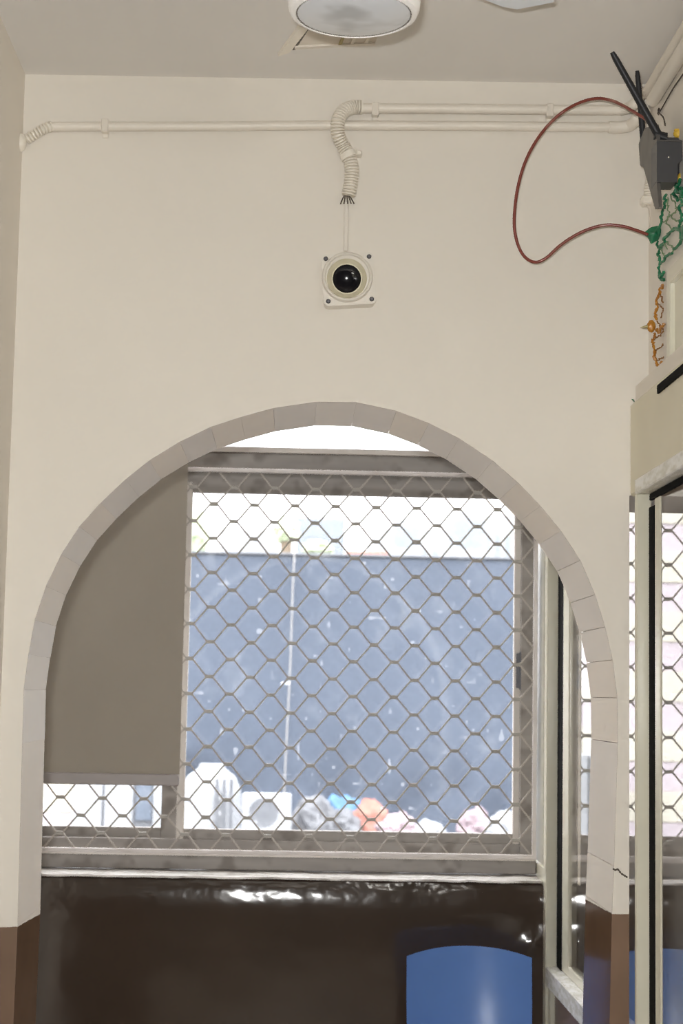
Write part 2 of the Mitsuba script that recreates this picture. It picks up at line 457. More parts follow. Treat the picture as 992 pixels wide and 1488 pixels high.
# transom window frame on the right wall above the ledge
xt = XR - 0.014
ty1 = float(atx(968, 470, xt)[1]); tz1 = float(atx(969, 393, xt)[2])
struct('window_3', 'cream framed transom above the right ledge')
add('frame', cat(bx(xt, XR + 0.01, 0.6, ty1, tz1 - 0.03, tz1, 0.002), bx(xt, XR + 0.01, ty1 - 0.028, ty1, z_ledge0 + 0.05, tz1, 0.002)), 'mat_frame', parent='window_3')
add('panel', bx(XR - 0.004, XR + 0.005, 0.6, ty1 - 0.02, z_ledge0 + 0.05, tz1 - 0.02), 'mat_frame', parent='window_3')
# dim room behind the glass door
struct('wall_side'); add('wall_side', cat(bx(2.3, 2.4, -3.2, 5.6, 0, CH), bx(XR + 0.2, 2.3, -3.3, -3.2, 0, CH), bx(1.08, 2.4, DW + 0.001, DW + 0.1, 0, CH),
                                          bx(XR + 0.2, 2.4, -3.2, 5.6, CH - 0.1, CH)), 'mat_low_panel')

# ------------------------------------------------------------------ vestibule behind the arch
YW, YS, YG = 5.46, 5.30, 5.40              # window frame front, wall face and sill edge, grille plane
XV = X(780, 1010, 5.45)                    # right partition of the vestibule
xwl = -0.90
zs = Z(505, 1278, YS)                      # sill edge height
x_sill_r = X(792, 1283, YS)
z_top_frame = Z(505, 653, YW)
struct('wall_far', 'brown gloss painted wall below the window')
# brown wall as a finely modelled sheet: rounded top edge, uneven plaster
nx = 260
xs = np.linspace(xwl - 0.1, max(XV, x_sill_r) + 0.004, nx)
prof = [(0.030, 0.000)]
for k in range(1, 8):
    a = k / 7 * math.radians(74)
    prof.append((0.030 - 0.012 * math.sin(a) - 0.004, -0.012 * (1 - math.cos(a)) - 0.001))
y_, z_ = prof[-1]
for k in range(1, 24):                     # the plaster flares gently below the edge
    ang = math.radians(14 * (1 - k / 23) ** 1.3)
    z_ -= 0.005; y_ -= 0.005 * math.tan(ang)
    prof.append((y_, z_))
zrow = np.linspace(z_, -zs, 60)[1:]
for zz in zrow:
    prof.append((y_, zz))
prof = np.array(prof)
gx, gk = np.meshgrid(xs, np.arange(len(prof)), indexing='xy')
py_ = prof[gk, 0]; pz_ = prof[gk, 1]
P3 = np.stack([gx * 26, pz_ * 34, gx * 0], -1)
amp = 0.0006 * np.exp(pz_ / 0.07) + 0.00018
dis = (meshkit.fbm(P3, 3, seed=5) - 0.5) * amp * 2.2 + (meshkit.fbm(np.stack([gx * 5, pz_ * 5, gx * 0 + 3], -1), 2, seed=8) - 0.5) * 0.004
# a lump of plaster near the right corner
cxb, czb = X(772, 1372, YS), Z(772, 1372, YS) - zs
lump = np.exp(-(((gx - cxb) * 0.8 + (pz_ - czb) * 0.6) / 0.05) ** 2 - (((pz_ - czb) * 0.8 - (gx - cxb) * 0.6) / 0.033) ** 2)
dis += lump * (0.0115 + 0.0035 * (meshkit.fbm(np.stack([gx * 55, pz_ * 80, gx * 0], -1), 2, seed=21) - 0.5))
edge = np.clip(gk / 8.0, 0, 1)
V = np.stack([gx, YS - 0.005 + py_ - dis * edge, zs + pz_ + (meshkit.noise(np.stack([gx * 18, gx * 0, gx * 0], -1), 4) - .5) * 0.006 * (gk < 10)], -1)
nr = len(prof)
idx = (np.arange(nr - 1)[:, None] * nx + np.arange(nx - 1)[None]).ravel()
faces = np.vstack([np.stack([idx, idx + 1, idx + nx + 1], 1), np.stack([idx, idx + nx + 1, idx + nx], 1)])[:, ::-1]
add('painted_face', trimesh.Trimesh(V.reshape(-1, 3), faces, process=False), 'mat_brown_gloss', smooth=True, parent='wall_far', label='dark brown gloss paint')
ztw = z_top_frame + 0.55
add('plaster', cat(bx(xwl - 0.3, XV + 0.12, YS + 0.03, YW + 0.14, 0, zs - 0.012), bx(XV + 0.12, 2.4, YS + 0.03, YW + 0.14, 0, 3.4), bx(xwl - 0.3, XV + 0.12, YS, YW + 0.14, ztw, 3.4), bx(xwl - 0.3, xwl, YS, YW + 0.14, zs - .012, ztw)), 'mat_cream_wall', parent='wall_far')
# sill: flaking white paint
sv = np.stack(np.meshgrid(np.linspace(xwl, XV + 0.002, 120), np.linspace(0, 1, 8), indexing='xy'), -1).reshape(-1, 2)
sy = YS + 0.020 + sv[:, 1] * (YW - YS)
szz = zs + 0.001 + (meshkit.fbm(np.stack([sv[:, 0] * 14, sy * 14, sy * 0], -1), 3, seed=2) - 0.5) * 0.004 + sv[:, 1] * 0.004
sfi = (np.arange(7)[:, None] * 120 + np.arange(119)[None]).ravel()
struct('trim_2', 'narrow white window sill with flaking paint')
top_m = trimesh.Trimesh(np.stack([sv[:, 0], sy, szz], 1), np.vstack([np.stack([sfi, sfi + 1, sfi + 121], 1), np.stack([sfi, sfi + 121, sfi + 120], 1)]), process=False)
lipz = zs + (meshkit.fbm(np.stack([xs * 20, xs * 0, xs * 0], -1), 3, seed=9) - 0.5) * 0.004
lip = slab_path([(float(a), float(b)) for a, b in zip(xs[xs < XV], lipz[xs < XV])], 0.0030, YS - 0.003, YS + 0.022)
add('ledge', cat(top_m, lip), 'mat_sill', parent='trim_2')
struct('wall_vestibule'); add('wall_vestibule', cat(bx(xwl - 0.3, xwl - 0.1, DB, YS + .2, 0, 3.4), bx(xwl - 0.3, 2.4, DB, YW + 0.14, 3.3, 3.4)), 'mat_cream_wall')

# --- window 1
struct('window_1', 'grey aluminium sliding window with dirty glass')
W1 = 'window_1'


def wx(px, y=YW, py=1010): return X(px, py, y)
def wz(py, y=YW, px=505): return Z(px, py, y)


x_r = XV - 0.001
# head
add('frame', bx(xwl, x_r, YW - 0.012, YW + 0.1, wz(661), wz(653), 0.001), 'mat_alu_light', parent=W1, label='light lip of the window head')
add('frame', bx(xwl, x_r, YW, YW + 0.1, wz(687), wz(661), 0.001), 'mat_alu_dirty', parent=W1)
add('frame', bx(xwl, x_r, YW + 0.03, YW + 0.1, wz(706), wz(687)), 'mat_alu_dirty', parent=W1)
# jamb right
add('frame', bx(wx(757), x_r, YW + 0.006, YW + 0.1, wz(1262), wz(690), 0.001), 'mat_alu_dirty', parent=W1)
add('frame', bx(xwl, xwl + 0.04, YW + 0.006, YW + 0.1, wz(1262), wz(690), 0.001), 'mat_alu_dirty', parent=W1)
# sill of the frame
add('frame', bx(xwl, x_r, YW - 0.02, YW + 0.1, wz(1266), wz(1242), 0.003), 'mat_alu_dirty', parent=W1)
add('frame', bx(xwl, x_r, YW - 0.028, YW + 0.02, wz(1246), wz(1241), 0.001), 'mat_alu_light', parent=W1, label='light track edge of the window')
add('frame', bx(xwl, x_r, YW + 0.018, YW + 0.1, wz(1243), wz(1224)), 'mat_alu_dirty', parent=W1)
# right sash
YA = YW + 0.03
s = [bx(wx(746, YA), wx(758, YA), YA, YA + 0.025, wz(1224, YA), wz(704, YA), 0.002), bx(wx(261, YA), wx(272, YA), YA, YA + 0.025, wz(1224, YA), wz(704, YA), 0.002)]
sk = add('sash', cat(*s), 'mat_alu_light', parent=W1)
add('sash', cat(bx(wx(272, YA), wx(746, YA), YA, YA + 0.025, wz(720, YA), wz(704, YA), 0.002), bx(wx(272, YA), wx(746, YA), YA, YA + 0.025, wz(1226, YA), wz(1208, YA), 0.002)), 'mat_alu_dirty', parent=W1)


def pane_xz(x0, x1, y, z0, z1):
    return trimesh.Trimesh([[x0, y, z0], [x1, y, z0], [x1, y, z1], [x0, y, z1]], [[0, 1, 2], [0, 2, 3]], process=False)


add('pane', pane_xz(wx(271, YA), wx(747, YA), YA + 0.012, wz(1209, YA), wz(719, YA)), 'mat_glass_dusty', parent=W1)
# left sash, one track behind
YB = YW + 0.062
add('sash', cat(bx(wx(239, YB), wx(262, YB), YB, YB + 0.025, wz(1226, YB), wz(704, YB), 0.002), bx(xwl + 0.03, wx(239, YB), YB, YB + 0.025, wz(1226, YB), wz(1207, YB), 0.002),
                bx(xwl + 0.03, wx(239, YB), YB, YB + 0.025, wz(720, YB), wz(704, YB), 0.002)), 'mat_alu_dirty', parent=W1)
add('pane', pane_xz(xwl + 0.03, wx(240, YB), YB + 0.012, wz(1208, YB), wz(719, YB)), 'mat_glass_dusty', parent=W1)
# transom pane above the head
add('pane', pane_xz(xwl, x_r, YW + 0.06, wz(653), ztw), 'mat_glass', parent=W1)
# latch
xl0 = wx(757, YA)
zl0, zl1 = wz(998, YA), wz(942, YA)
add('latch', cat(bx(xl0 - 0.017, xl0 + 0.001, YA - 0.010, YA, zl0 + 0.006, zl1 - 0.006, 0.002), bx(xl0 - 0.009, xl0 - 0.001, YA - 0.022, YA - 0.008, zl0, zl1, 0.003),
                 bx(xl0 + 0.001, xl0 + 0.012, YA - 0.014, YA - 0.001, zl0 + 0.028, zl1 - 0.018, 0.003)), 'mat_screw', parent=f'{W1}__sash', label='dark sliding latch on the stile')

# --- vestibule partition (window 2)
struct('window_2', 'cream aluminium glass partition beyond the arch')
W2 = 'window_2'
YQ = 5.24
YPF = 2.6                                 # the partition runs on past the end of the arch wall
XQ = XV + 0.034
zr0 = Z(797, 1404, YQ)
zr1 = Z(794, 1432, YQ)
add('post', bx(XV, XQ + 0.03, YQ, YQ + 0.05, 0, 3.3, 0.003), 'mat_frame', parent=W2)
add('frame', bx(XV + 0.001, XQ, YQ + 0.05, YW + 0.1, zs - 0.01, zs + 0.045, 0.002), 'mat_frame', parent=W2)
add('pane', trimesh.Trimesh([[XV + .012, YQ + .05, zs + .04], [XV + .012, YW + .1, zs + .04], [XV + .012, YW + .1, 3.3], [XV + .012, YQ + .05, 3.3]], [[0, 1, 2], [0, 2, 3]], process=False), 'mat_frame', parent=W2, label='narrow cream panel')
add('frame', bx(XV + 0.001, XQ, YQ + 0.05, YW + 0.1, 0, zs - 0.01), 'mat_low_panel', parent=W2)
add('bottom_rail', bx(XV, XQ + 0.03, YPF, YQ - 0.001, zr1, zr0, 0.003), 'mat_frame_dusty', parent=W2)
add('gasket', bx(XQ - 0.001, XQ + 0.02, YQ - 0.088, YQ - 0.002, zr0, 3.3, 0.001), 'mat_rubber', parent=W2, label='black rubber strip')
add('stile', bx(XQ + 0.001, XQ + 0.03, YQ - 0.20, YQ - 0.089, zr0, 3.3, 0.003), 'mat_frame', parent=W2)
add('rail', bx(XQ + 0.001, XQ + 0.03, YPF, YQ - 0.20, zr0, zr0 + 0.03, 0.003), 'mat_frame', parent=W2)
add('pane', trimesh.Trimesh([[XQ + .006, YPF, zr0 + .02], [XQ + .006, YQ - .2, zr0 + .02], [XQ + .006, YQ - .2, 3.3], [XQ + .006, YPF, 3.3]], [[0, 1, 2], [0, 2, 3]], process=False), 'mat_glass', parent=W2)
add('low_panel', bx(XQ - 0.012, XQ + 0.02, YPF, YQ - 0.03, 0, zr1), 'mat_low_panel', parent=W2, label='brown panel under the rail')
add('low_post', bx(XV + 0.008, XQ + 0.02, YQ - 0.045, YQ - 0.001, 0, zr1, 0.002), 'mat_frame', parent=W2)

# ------------------------------------------------------------------ security grille
G = thing('security_grille', 'grey metal diamond mesh security grille fixed across the inside of the window', 'grille')
gx1 = X(777, 1010, YG); gx0 = xwl + 0.02
gz1 = Z(505, 687, YG); gz0 = Z(505, 1241, YG)
bw = 0.0065
for (a, b, c, d) in ((gx0, gx1 + bw, gz1 - bw, gz1 + bw), (gx0, gx1 + bw, gz0 - bw, gz0 + bw), (gx1 - bw, gx1 + bw, gz0, gz1), (gx0 - bw, gx0 + bw, gz0, gz1)):
    add('bar', bx(a, b, YG - 0.008, YG + 0.008, c, d, 0.002), 'mat_grille_bar', parent=G)
n_top = at(430, 735, YG); n_bot = at(419, 1138, YG)
PV = (n_top[2] - n_bot[2]) / 8 / 2          # spacing of the rows of joints
PH = 59.3 * YG / F
xn = (n_top[0] + n_bot[0]) / 2
FL = 0.0115                                   # half of the flat at a joint
rows = range(-22, 6)
clip_ply = mikit.ply(bx(-0.0125, 0.0125, -0.004, 0.004, -0.0054, 0.0054, 0.001), 'mat_clip')
for k in rows:
    zk, zk1 = n_top[2] + k * PV, n_top[2] + (k + 1) * PV
    if zk1 < gz0 or zk > gz1:
        continue
    pts = []
    off = xn + (k % 2) * PH / 2
    i0 = math.floor((gx0 - off) / PH) - 1
    for i in range(i0, i0 + 18):
        c = off + i * PH
        jl, jh = rng.normal(0, 0.0012, 2)
        pts += [(c - FL, zk + 0.0022 + jl), (c + FL, zk + 0.0022 + jl), (c + PH / 2 - FL, zk1 - 0.0022 + jh), (c + PH / 2 + FL, zk1 - 0.0022 + jh)]
    st = LineString(pts).buffer(0.0025, cap_style='flat', join_style='mitre').intersection(sbox(gx0, gz0, gx1, gz1))
    if st.is_empty:
        continue
    add('strand', extrude_xz(st, YG - 0.002, YG + 0.002), 'mat_grille', parent=G)
    if gz0 + 0.01 < zk < gz1 - 0.01:
        for i in range(i0, i0 + 18):
            c = off + i * PH
            if gx0 + 0.02 < c < gx1 - 0.015:
                scene[key_of(f'{G}__clip') if f'{G}__clip' in scene else f'{G}__clip'] = {**clip_ply, 'to_world': T().translate([c, YG, zk + rng.normal(0, 0.0006)]).rotate([0, 1, 0], float(rng.normal(1.0, 1.5)))}

# ------------------------------------------------------------------ roller blind
YBL = 5.35
Bl = thing('roller_blind', 'taupe fabric roller blind pulled most of the way down over the left window', 'blind')
xb1 = X(266, 930, YBL); xb0 = xwl + 0.06
zb0, zb1 = Z(200, 1125, YBL), 2.72
nbx, nbz = 24, 60
bgx, bgz = np.meshgrid(np.linspace(xb0, xb1, nbx), np.linspace(zb0, zb1, nbz), indexing='xy')
bgy = YBL + 0.003 * np.sin((bgx - xb0) / (xb1 - xb0) * 3.0) + 0.0025 * np.sin(bgx * 9 + bgz * 2)
bi = (np.arange(nbz - 1)[:, None] * nbx + np.arange(nbx - 1)[None]).ravel()
bf = np.vstack([np.stack([bi, bi + 1, bi + nbx + 1], 1), np.stack([bi, bi + nbx + 1, bi + nbx], 1)])
add('fabric', trimesh.Trimesh(np.stack([bgx, bgy, bgz], -1).reshape(-1, 3), bf, process=False), 'mat_blind', smooth=True, parent=Bl)
add('bottom_bar', bx(xb0, xb1 - 0.001, YBL - 0.009, YBL + 0.010, Z(200, 1141, YBL), Z(200, 1124, YBL), 0.003), 'mat_blind_bar', parent=Bl, label='grey hem bar')
add('roller', tube([(xb0 - 0.02, YBL + 0.02, zb1), (xb1 + 0.015, YBL + 0.02, zb1)], 0.022, 16), 'mat_blind_bar', smooth=40, parent=Bl)

# ------------------------------------------------------------------ chair
C = thing('chair', 'blue plastic chair standing against the brown wall under the window', 'chair')
YC = 5.06
cxm = X(681, 1440, YC)
cw = (X(772, 1440, YC) - X(590, 1440, YC)) / 2
zt_e, zt_m = Z(590, 1389, YC), Z(681, 1377, YC)
zb_ = zt_m - 0.36
us = np.linspace(-1, 1, 41); vs = np.linspace(0, 1, 31)
front, back = [], []
for v in vs:
    for u in us:
        ztop = zt_m - (zt_m - zt_e) * abs(u) ** 2.2
        z = zb_ + (ztop - zb_) * v
        w = cw * (0.975 + 0.025 * min(1, v * 1.6))
        # rounded corners at the top
        y = YC + 0.03 * (1 - u * u) + (z - zt_m) * -0.10 * -1.0
        y = YC + 0.035 * (1 - u * u) + (z - zt_m) * 0.17 + 0.012 * math.cos((v - 0.5) * 3)
        front.append([cxm + u * w, y, z]); back.append([cxm + u * w * 0.995, y + 0.011, z - 0.002 * v])
nu = len(us)
fi = (np.arange(len(vs) - 1)[:, None] * nu + np.arange(nu - 1)[None]).ravel()
ff = np.vstack([np.stack([fi, fi + 1, fi + nu + 1], 1), np.stack([fi, fi + nu + 1, fi + nu], 1)])
nf = len(front)
ring = list(range(nu)) + [r * nu + nu - 1 for r in range(1, len(vs))] + [(len(vs) - 1) * nu + c for c in range(nu - 2, -1, -1)] + [r * nu for r in range(len(vs) - 2, 0, -1)]
sf = []
for a, b in zip(ring, ring[1:] + ring[:1]):
    sf += [[a, nf + a, nf + b], [a, nf + b, b]]
bk = trimesh.Trimesh(np.array(front + back), np.vstack([ff, ff[:, ::-1] + nf, np.array(sf)]), process=False)
add('backrest', bk, 'mat_blue_plastic', smooth=50, parent=C)
zseat = 0.45
sp = rounded(cxm - cw, cxm + cw, 0, 0.40, 0.05)
seat = trimesh.creation.extrude_polygon(sp, 0.02, engine='earcut'); seat.apply_translation([0, YC - 0.44, zseat - 0.02])
add('seat', seat, 'mat_blue_plastic', smooth=30, parent=C)
for sx in (-1, 1):
    x0 = cxm + sx * (cw - 0.012)
    add('upright', tube(spline([(x0, YC - 0.06, zseat - 0.03), (x0, YC - 0.055 + 0.015, zseat + 0.1), (x0 - sx * 0.002, YC - 0.02, zb_ + 0.10), (x0 - sx * 0.01, YC + 0.03 + (zb_ + 0.18 - zt_m) * 0.17 + 0.025, zb_ + 0.18)], 6), 0.011, 10), 'mat_red_steel', smooth=40, parent=C, label='dark red steel upright')
    for yy in (YC - 0.42, YC - 0.06):
        add('leg', tube([(x0, yy, zseat - 0.022), (x0 + sx * 0.02, yy + (0.03 if yy > YC - 0.2 else -0.02), 0.0)], 0.011, 10), 'mat_red_steel', smooth=40, parent=C, label='dark red steel leg')
    add('side_rail', tube([(x0, YC - 0.42, zseat - 0.03), (x0, YC - 0.06, zseat - 0.03)], 0.010, 10), 'mat_red_steel', smooth=40, parent=C)

# ------------------------------------------------------------------ conduits on the arch wall
RC = 0.0100


def saddle(px, py, rad, horizontal=True):
    c = at(px, py, DW - rad)
    m = bx(-0.0075, 0.0075, -rad - 0.003, rad, -rad - 0.004, rad + 0.004, 0.002)
    m2 = bx(-0.006, 0.006, rad - 0.004, rad, -rad - 0.012, rad + 0.006, 0.001)
    m = cat(m, m2); m.apply_translation(c)
    return m


yc1 = DW - 0.0115
K1 = thing('conduit_pipe', 'long cream conduit pipe across the whole arch wall, lower of the two', 'pipe', 'cream conduit pipes')
add('pipe', tube([at(72, 184, yc1), at(300, 183.5, yc1), at(480, 182, yc1), at(700, 183, yc1), at(890, 185, yc1)], RC * 0.98, 16), 'mat_conduit', smooth=40, parent=K1)
add('saddle', saddle(153, 184, RC), 'mat_conduit', parent=K1)
add('elbow', tube(spline([at(884, 185, yc1), at(900, 185, yc1), at(915, 182, yc1 - 0.004), at(926, 172, yc1 - 0.03), atx(938, 158, XR - 0.014)], 6), RC * 1.25, 16), 'mat_conduit', smooth=40, parent=K1, label='elbow at the right corner')
p2 = atx(936, 160, XR - 0.014); q2 = atx(1060, -70, XR - 0.014)
K2 = thing('conduit_pipe', 'shorter cream conduit pipe above it, running from the ribbed hose to the right corner', 'pipe', 'cream conduit pipes')
add('pipe', tube([at(524, 157.5, yc1), at(700, 158.5, yc1), at(850, 160, yc1), at(905, 160, yc1)], RC * 1.05, 16), 'mat_conduit', smooth=40, parent=K2)
add('saddle', saddle(545, 160, RC), 'mat_conduit', parent=K2)
add('saddle', saddle(798, 162, RC), 'mat_conduit', parent=K2)
add('elbow', tube(spline([at(900, 160, yc1), at(915, 156, yc1 - 0.004), at(924, 148, yc1 - 0.03), atx(934, 134, XR - 0.012)], 6), RC * 1.2, 16), 'mat_conduit', smooth=40, parent=K2, label='elbow at the right corner')


def along_x(px, py, x, px2):
    """continue the pipe on the right wall at the same height up to where it leaves the frame."""
    p = atx(px, py, x)
    return [p, [p[0], 1.0, p[2]]]


K3 = thing('conduit_pipe', 'cream pipe along the right wall nearest the ceiling, leading towards the viewer', 'pipe', 'cream conduit pipes')
add('pipe', tube(along_x(939, 136, XR - 0.012, 0), RC * 1.1, 16), 'mat_conduit', smooth=40, parent=K3)
K4 = thing('conduit_pipe', 'thicker cream pipe along the right wall under the topmost pipe', 'pipe', 'cream conduit pipes')
add('pipe', tube(along_x(948, 146, XR - 0.014, 0), RC * 1.35, 16), 'mat_conduit', smooth=40, parent=K4)

# flexible hoses


def ribbed(pts, r, pitch=0.0058, sides=14, depth=0.32):
    p = spline(pts, 24)
    L = np.concatenate([[0], np.cumsum(np.linalg.norm(np.diff(p, axis=0), axis=1))])
    n = int(L[-1] / pitch * 8)
    t = np.linspace(0, L[-1], n)
    q = np.stack([np.interp(t, L, p[:, k]) for k in range(3)], 1)
    rr = r * (1 - depth * np.clip(np.cos(t / pitch * 2 * np.pi), 0, 1) ** 1.5)
    return tube(q, rr, sides)


yh = DW - 0.020
Hs = thing('flexible_hose', 'white ribbed flexible hose curving down from the upper conduit towards the camera', 'hose', 'white ribbed hoses')
add('hose', ribbed([at(526, 156, yc1), at(512, 156, yh + 0.004), at(499, 162, yh - 0.006), at(491, 177, yh - 0.012), at(491, 196, yh - 0.008), at(499, 213, yh), at(507, 227, yh), at(511, 248, yh), at(509, 270, yh + 0.003), at(506, 285, yh + 0.006)], 0.0150), 'mat_hose', smooth=60, parent=Hs)
hc = at(507, 226, yh)
cl = lathe([(0.0162, -0.006), (0.0185, -0.006), (0.0185, 0.006), (0.0162, 0.006), (0.0162, -0.006)], 24)
cl.apply_transform(trimesh.transformations.rotation_matrix(math.radians(-24), [0, 1, 0])); cl.apply_translation(hc)
add('clamp', cat(cl, bx(hc[0] + 0.006, hc[0] + 0.026, hc[1] - 0.006, DW, hc[2] + 0.001, hc[2] + 0.010, 0.002)), 'mat_white_plastic', smooth=40, parent=Hs, label='white saddle clamp')
add('frayed_end', cat(*[tube(spline([at(503 + dx * .5, 284, yh + 0.004), at(503 + dx, 290, yh + 0.004), at(503 + dx * 1.4, 296, yh + 0.002 + .001 * dx)], 4), 0.0014, 5) for dx in (-6, -2.5, 1.5, 5, 8)]), 'mat_dark_line', parent=Hs, label='dark torn end')
K5 = thing('cable_trunking', 'narrow cream cable cover between the ribbed hose and the camera', 'cable cover')
pA, pB = at(503, 292, DW), at(503, 366, DW)
add('cover', bx(pB[0] - 0.0062, pA[0] + 0.0055, DW - 0.007, DW, pB[2], pA[2], 0.002), 'mat_wall', parent=K5)

Hl = thing('flexible_hose', 'short ribbed hose bending from the lower conduit into the left wall', 'hose', 'white ribbed hoses')
add('hose', ribbed([at(76, 183, yc1), at(67, 186, yc1 - .004), at(57, 191, yc1 - .006), at(47, 197, yc1 - .006), at(38, 203, yc1 - .004)], 0.0112, 0.0066, 14, 0.42), 'mat_hose', smooth=60, parent=Hl)
cp = at(29, 207, DW - 0.022)
sph = trimesh.creation.icosphere(subdivisions=3, radius=0.0165); sph.apply_scale([0.8, 1, 1.15]); sph.apply_translation(cp)
add('wall_plug', cat(sph), 'mat_white_plastic', smooth=True, parent=Hl, label='white filler knob at the wall hole')
rim = [cp + np.array([-0.010 + 0.003 * math.cos(a * 2), 0.004, 0]) + 0.019 * np.array([0.55 * math.cos(a), -0.2, 1.1 * math.sin(a)]) for a in np.linspace(1.9, 5.2, 12)]
add('hole_edge', tube(spline(rim, 3), 0.0012, 6), 'mat_dark_line', parent=Hl, label='dark rim of the hole')

Hr = thing('flexible_hose', 'short ribbed hose stub on the wall below the router', 'hose', 'white ribbed hoses')
yr = DW - 0.018
add('hose', ribbed([at(945, 244, yr), at(944, 262, yr), at(942, 280, yr), at(942, 292, yr)], 0.0100), 'mat_hose', smooth=60, parent=Hr)
h2 = at(940, 292, yr)
add('clamp', bx(h2[0] - 0.012, h2[0] + 0.013, h2[1] - 0.013, DW, h2[2] - 0.009, h2[2] + 0.009, 0.003), 'mat_white_plastic', parent=Hr, label='white saddle clamp')
add('cable', tube(spline([h2 + [0.002, 0, -0.008], at(945, 306, yr), at(947, 318, yr), at(946, 330, yr)], 6), 0.0042, 8), 'mat_plaster_patch', smooth=True, parent=Hr, label='dusty cable')

# ------------------------------------------------------------------ security camera
S = thing('security_camera', 'round security camera with a black dome on a square cream box above the arch', 'camera')
bd = 0.040
yf = DW - bd
q = [at(464.7, 369, yf), at(543.7, 365, yf), at(548, 441, yf), at(469.5, 446, yf)]
bc = np.mean(q, axis=0)
ang = math.atan2(q[1][2] - q[0][2], q[1][0] - q[0][0])
side = (np.linalg.norm(q[1] - q[0]) + np.linalg.norm(q[3] - q[0])) / 4
R = trimesh.transformations.rotation_matrix(-ang, [0, 1, 0])


def onbox(m):
    m = m.copy(); m.apply_transform(R); m.apply_translation([bc[0], 0, bc[2]]); return m


lid = rounded(-side, side, -side, side, 0.013)
add('box', onbox(cat(extrude_xz(lid.buffer(-0.0025), yf + 0.012, DW), extrude_xz(lid.buffer(-0.0012), yf + 0.0008, yf + 0.012), extrude_xz(lid.buffer(-0.003), yf, yf + 0.001))), 'mat_camera_box', parent=S)
for sx in (-1, 1):
    for sz in (-1, 1):
        scn = facing(lathe([(0, 0.0022), (0.003, 0.0022), (0.0046, 0.0008), (0.0048, 0), (0, 0)], 16), [sx * (side - 0.011), yf, sz * (side - 0.011)])
        add('screw', onbox(scn), 'mat_screw', smooth=30, parent=f'{S}__box')
cc = at(504.5, 403.5, yf)
tilt = EYE - cc; tilt = tilt / np.linalg.norm(tilt)
hb = np.array([cc[0] * 0.5 + X(503.7, 402, yf - 0.03) * 0.5, yf - 0.002, cc[2] * 0.5 + Z(503.7, 402, yf - 0.03) * 0.5])
add('base_ring', facing(lathe([(0, 0.0), (0.0515, 0.0), (0.0515, 0.006), (0.0495, 0.010), (0.046, 0.0115), (0.0445, 0.009), (0.0435, 0.008), (0.034, 0.010), (0, 0.010)], 64), [cc[0], yf, cc[2]]), 'mat_camera_box', smooth=35, parent=S)
c2 = at(503.5, 402.5, yf - 0.03)
add('housing', facing(lathe([(0.0, 0.0), (0.0405, 0.006), (0.0400, 0.012), (0.0375, 0.018), (0.0335, 0.024), (0.0315, 0.030), (0.0305, 0.0325), (0.0287, 0.0325), (0.0283, 0.030), (0.0, 0.030)], 64), hb, tilt), 'mat_camera_cream', smooth=35, parent=S)
dm = [(0.0282 * math.cos(a), 0.007 * math.sin(a)) for a in np.linspace(0, math.pi / 2, 14)]
dm[-1] = (0, 0.007)

add('lens_dome', facing(lathe([(0, 0)] + dm, 48), hb + tilt * 0.0295, tilt), 'mat_black_glass', smooth=60, parent=f'{S}__housing', label='black glossy dome')

# ------------------------------------------------------------------ router, adapter, antennas
Rt = thing('router', 'dusty black wireless router with two long antennas mounted at the right corner', 'router')
xr0 = XR - 0.055
face = [atx(a, b, xr0) for a, b in ((936.5, 186), (951.5, 181), (953.5, 202), (953.5, 264), (957, 303), (951.5, 304), (934.6, 244), (929.5, 240), (927.5, 209))]
fp = Polygon([(p[1], p[2]) for p in face])
if not fp.is_valid:
    fp = fp.buffer(0)
fp = fp.buffer(-0.002).buffer(0.002)
add('body', extrude_yz(fp, xr0, xr0 + 0.007), 'mat_router', parent=Rt)
nearY = face[3][1]
add('bracket', bx(xr0 + 0.006, XR, nearY + 0.05, nearY + 0.10, face[3][2] + 0.02, face[1][2] - 0.01, 0.003), 'mat_adapter', parent=Rt)


def antenna(a, b, r0, r1):
    p = np.linspace(a, b, 14)
    r = np.linspace(r0, r1, 14); r[-1] *= 0.75
    return tube(p, r, 12)


a0 = at(960, 203, nearY + 0.015); a1 = at(889, 76, nearY - 0.03)
add('antenna', antenna(a0, a1, 0.0082, 0.0058), 'mat_antenna', smooth=50, parent=Rt)
a0 = at(934.5, 205, 3.27); a1 = at(925.5, 103, 3.25)
add('antenna', antenna(a0, a1, 0.0064, 0.0050), 'mat_antenna', smooth=50, parent=Rt)
add('hinge', tube([at(951, 196, nearY + 0.012), at(968, 200, nearY + 0.012)], 0.009, 12), 'mat_antenna', smooth=40, parent=Rt)
Ad = thing('power_adapter', 'black box shaped power adapter at the right wall beside the router', 'adapter')
ya = nearY - 0.006
P_ = [at(a, b, ya) for a, b in ((954, 203), (990.5, 203), (990.5, 232), (984, 239), (984, 264.5), (954, 264.5))]
ap = Polygon([(p[0], p[2]) for p in P_]).buffer(-0.003).buffer(0.003)
add('body', extrude_xz(ap, ya, ya + 0.05), 'mat_adapter', parent=Ad)
sc = at(971, 228.5, ya)
add('rivet', facing(lathe([(0, 0.001), (0.0012, 0.001), (0.0015, 0), (0, 0)], 10), sc), 'mat_white_plastic', parent=Ad)
add('rim', bx(P_[0][0], P_[1][0] - 0.002, ya - 0.002, ya + 0.004, P_[0][2] - 0.003, P_[0][2], 0.0008), 'mat_router', parent=Ad, label='worn grey edge')

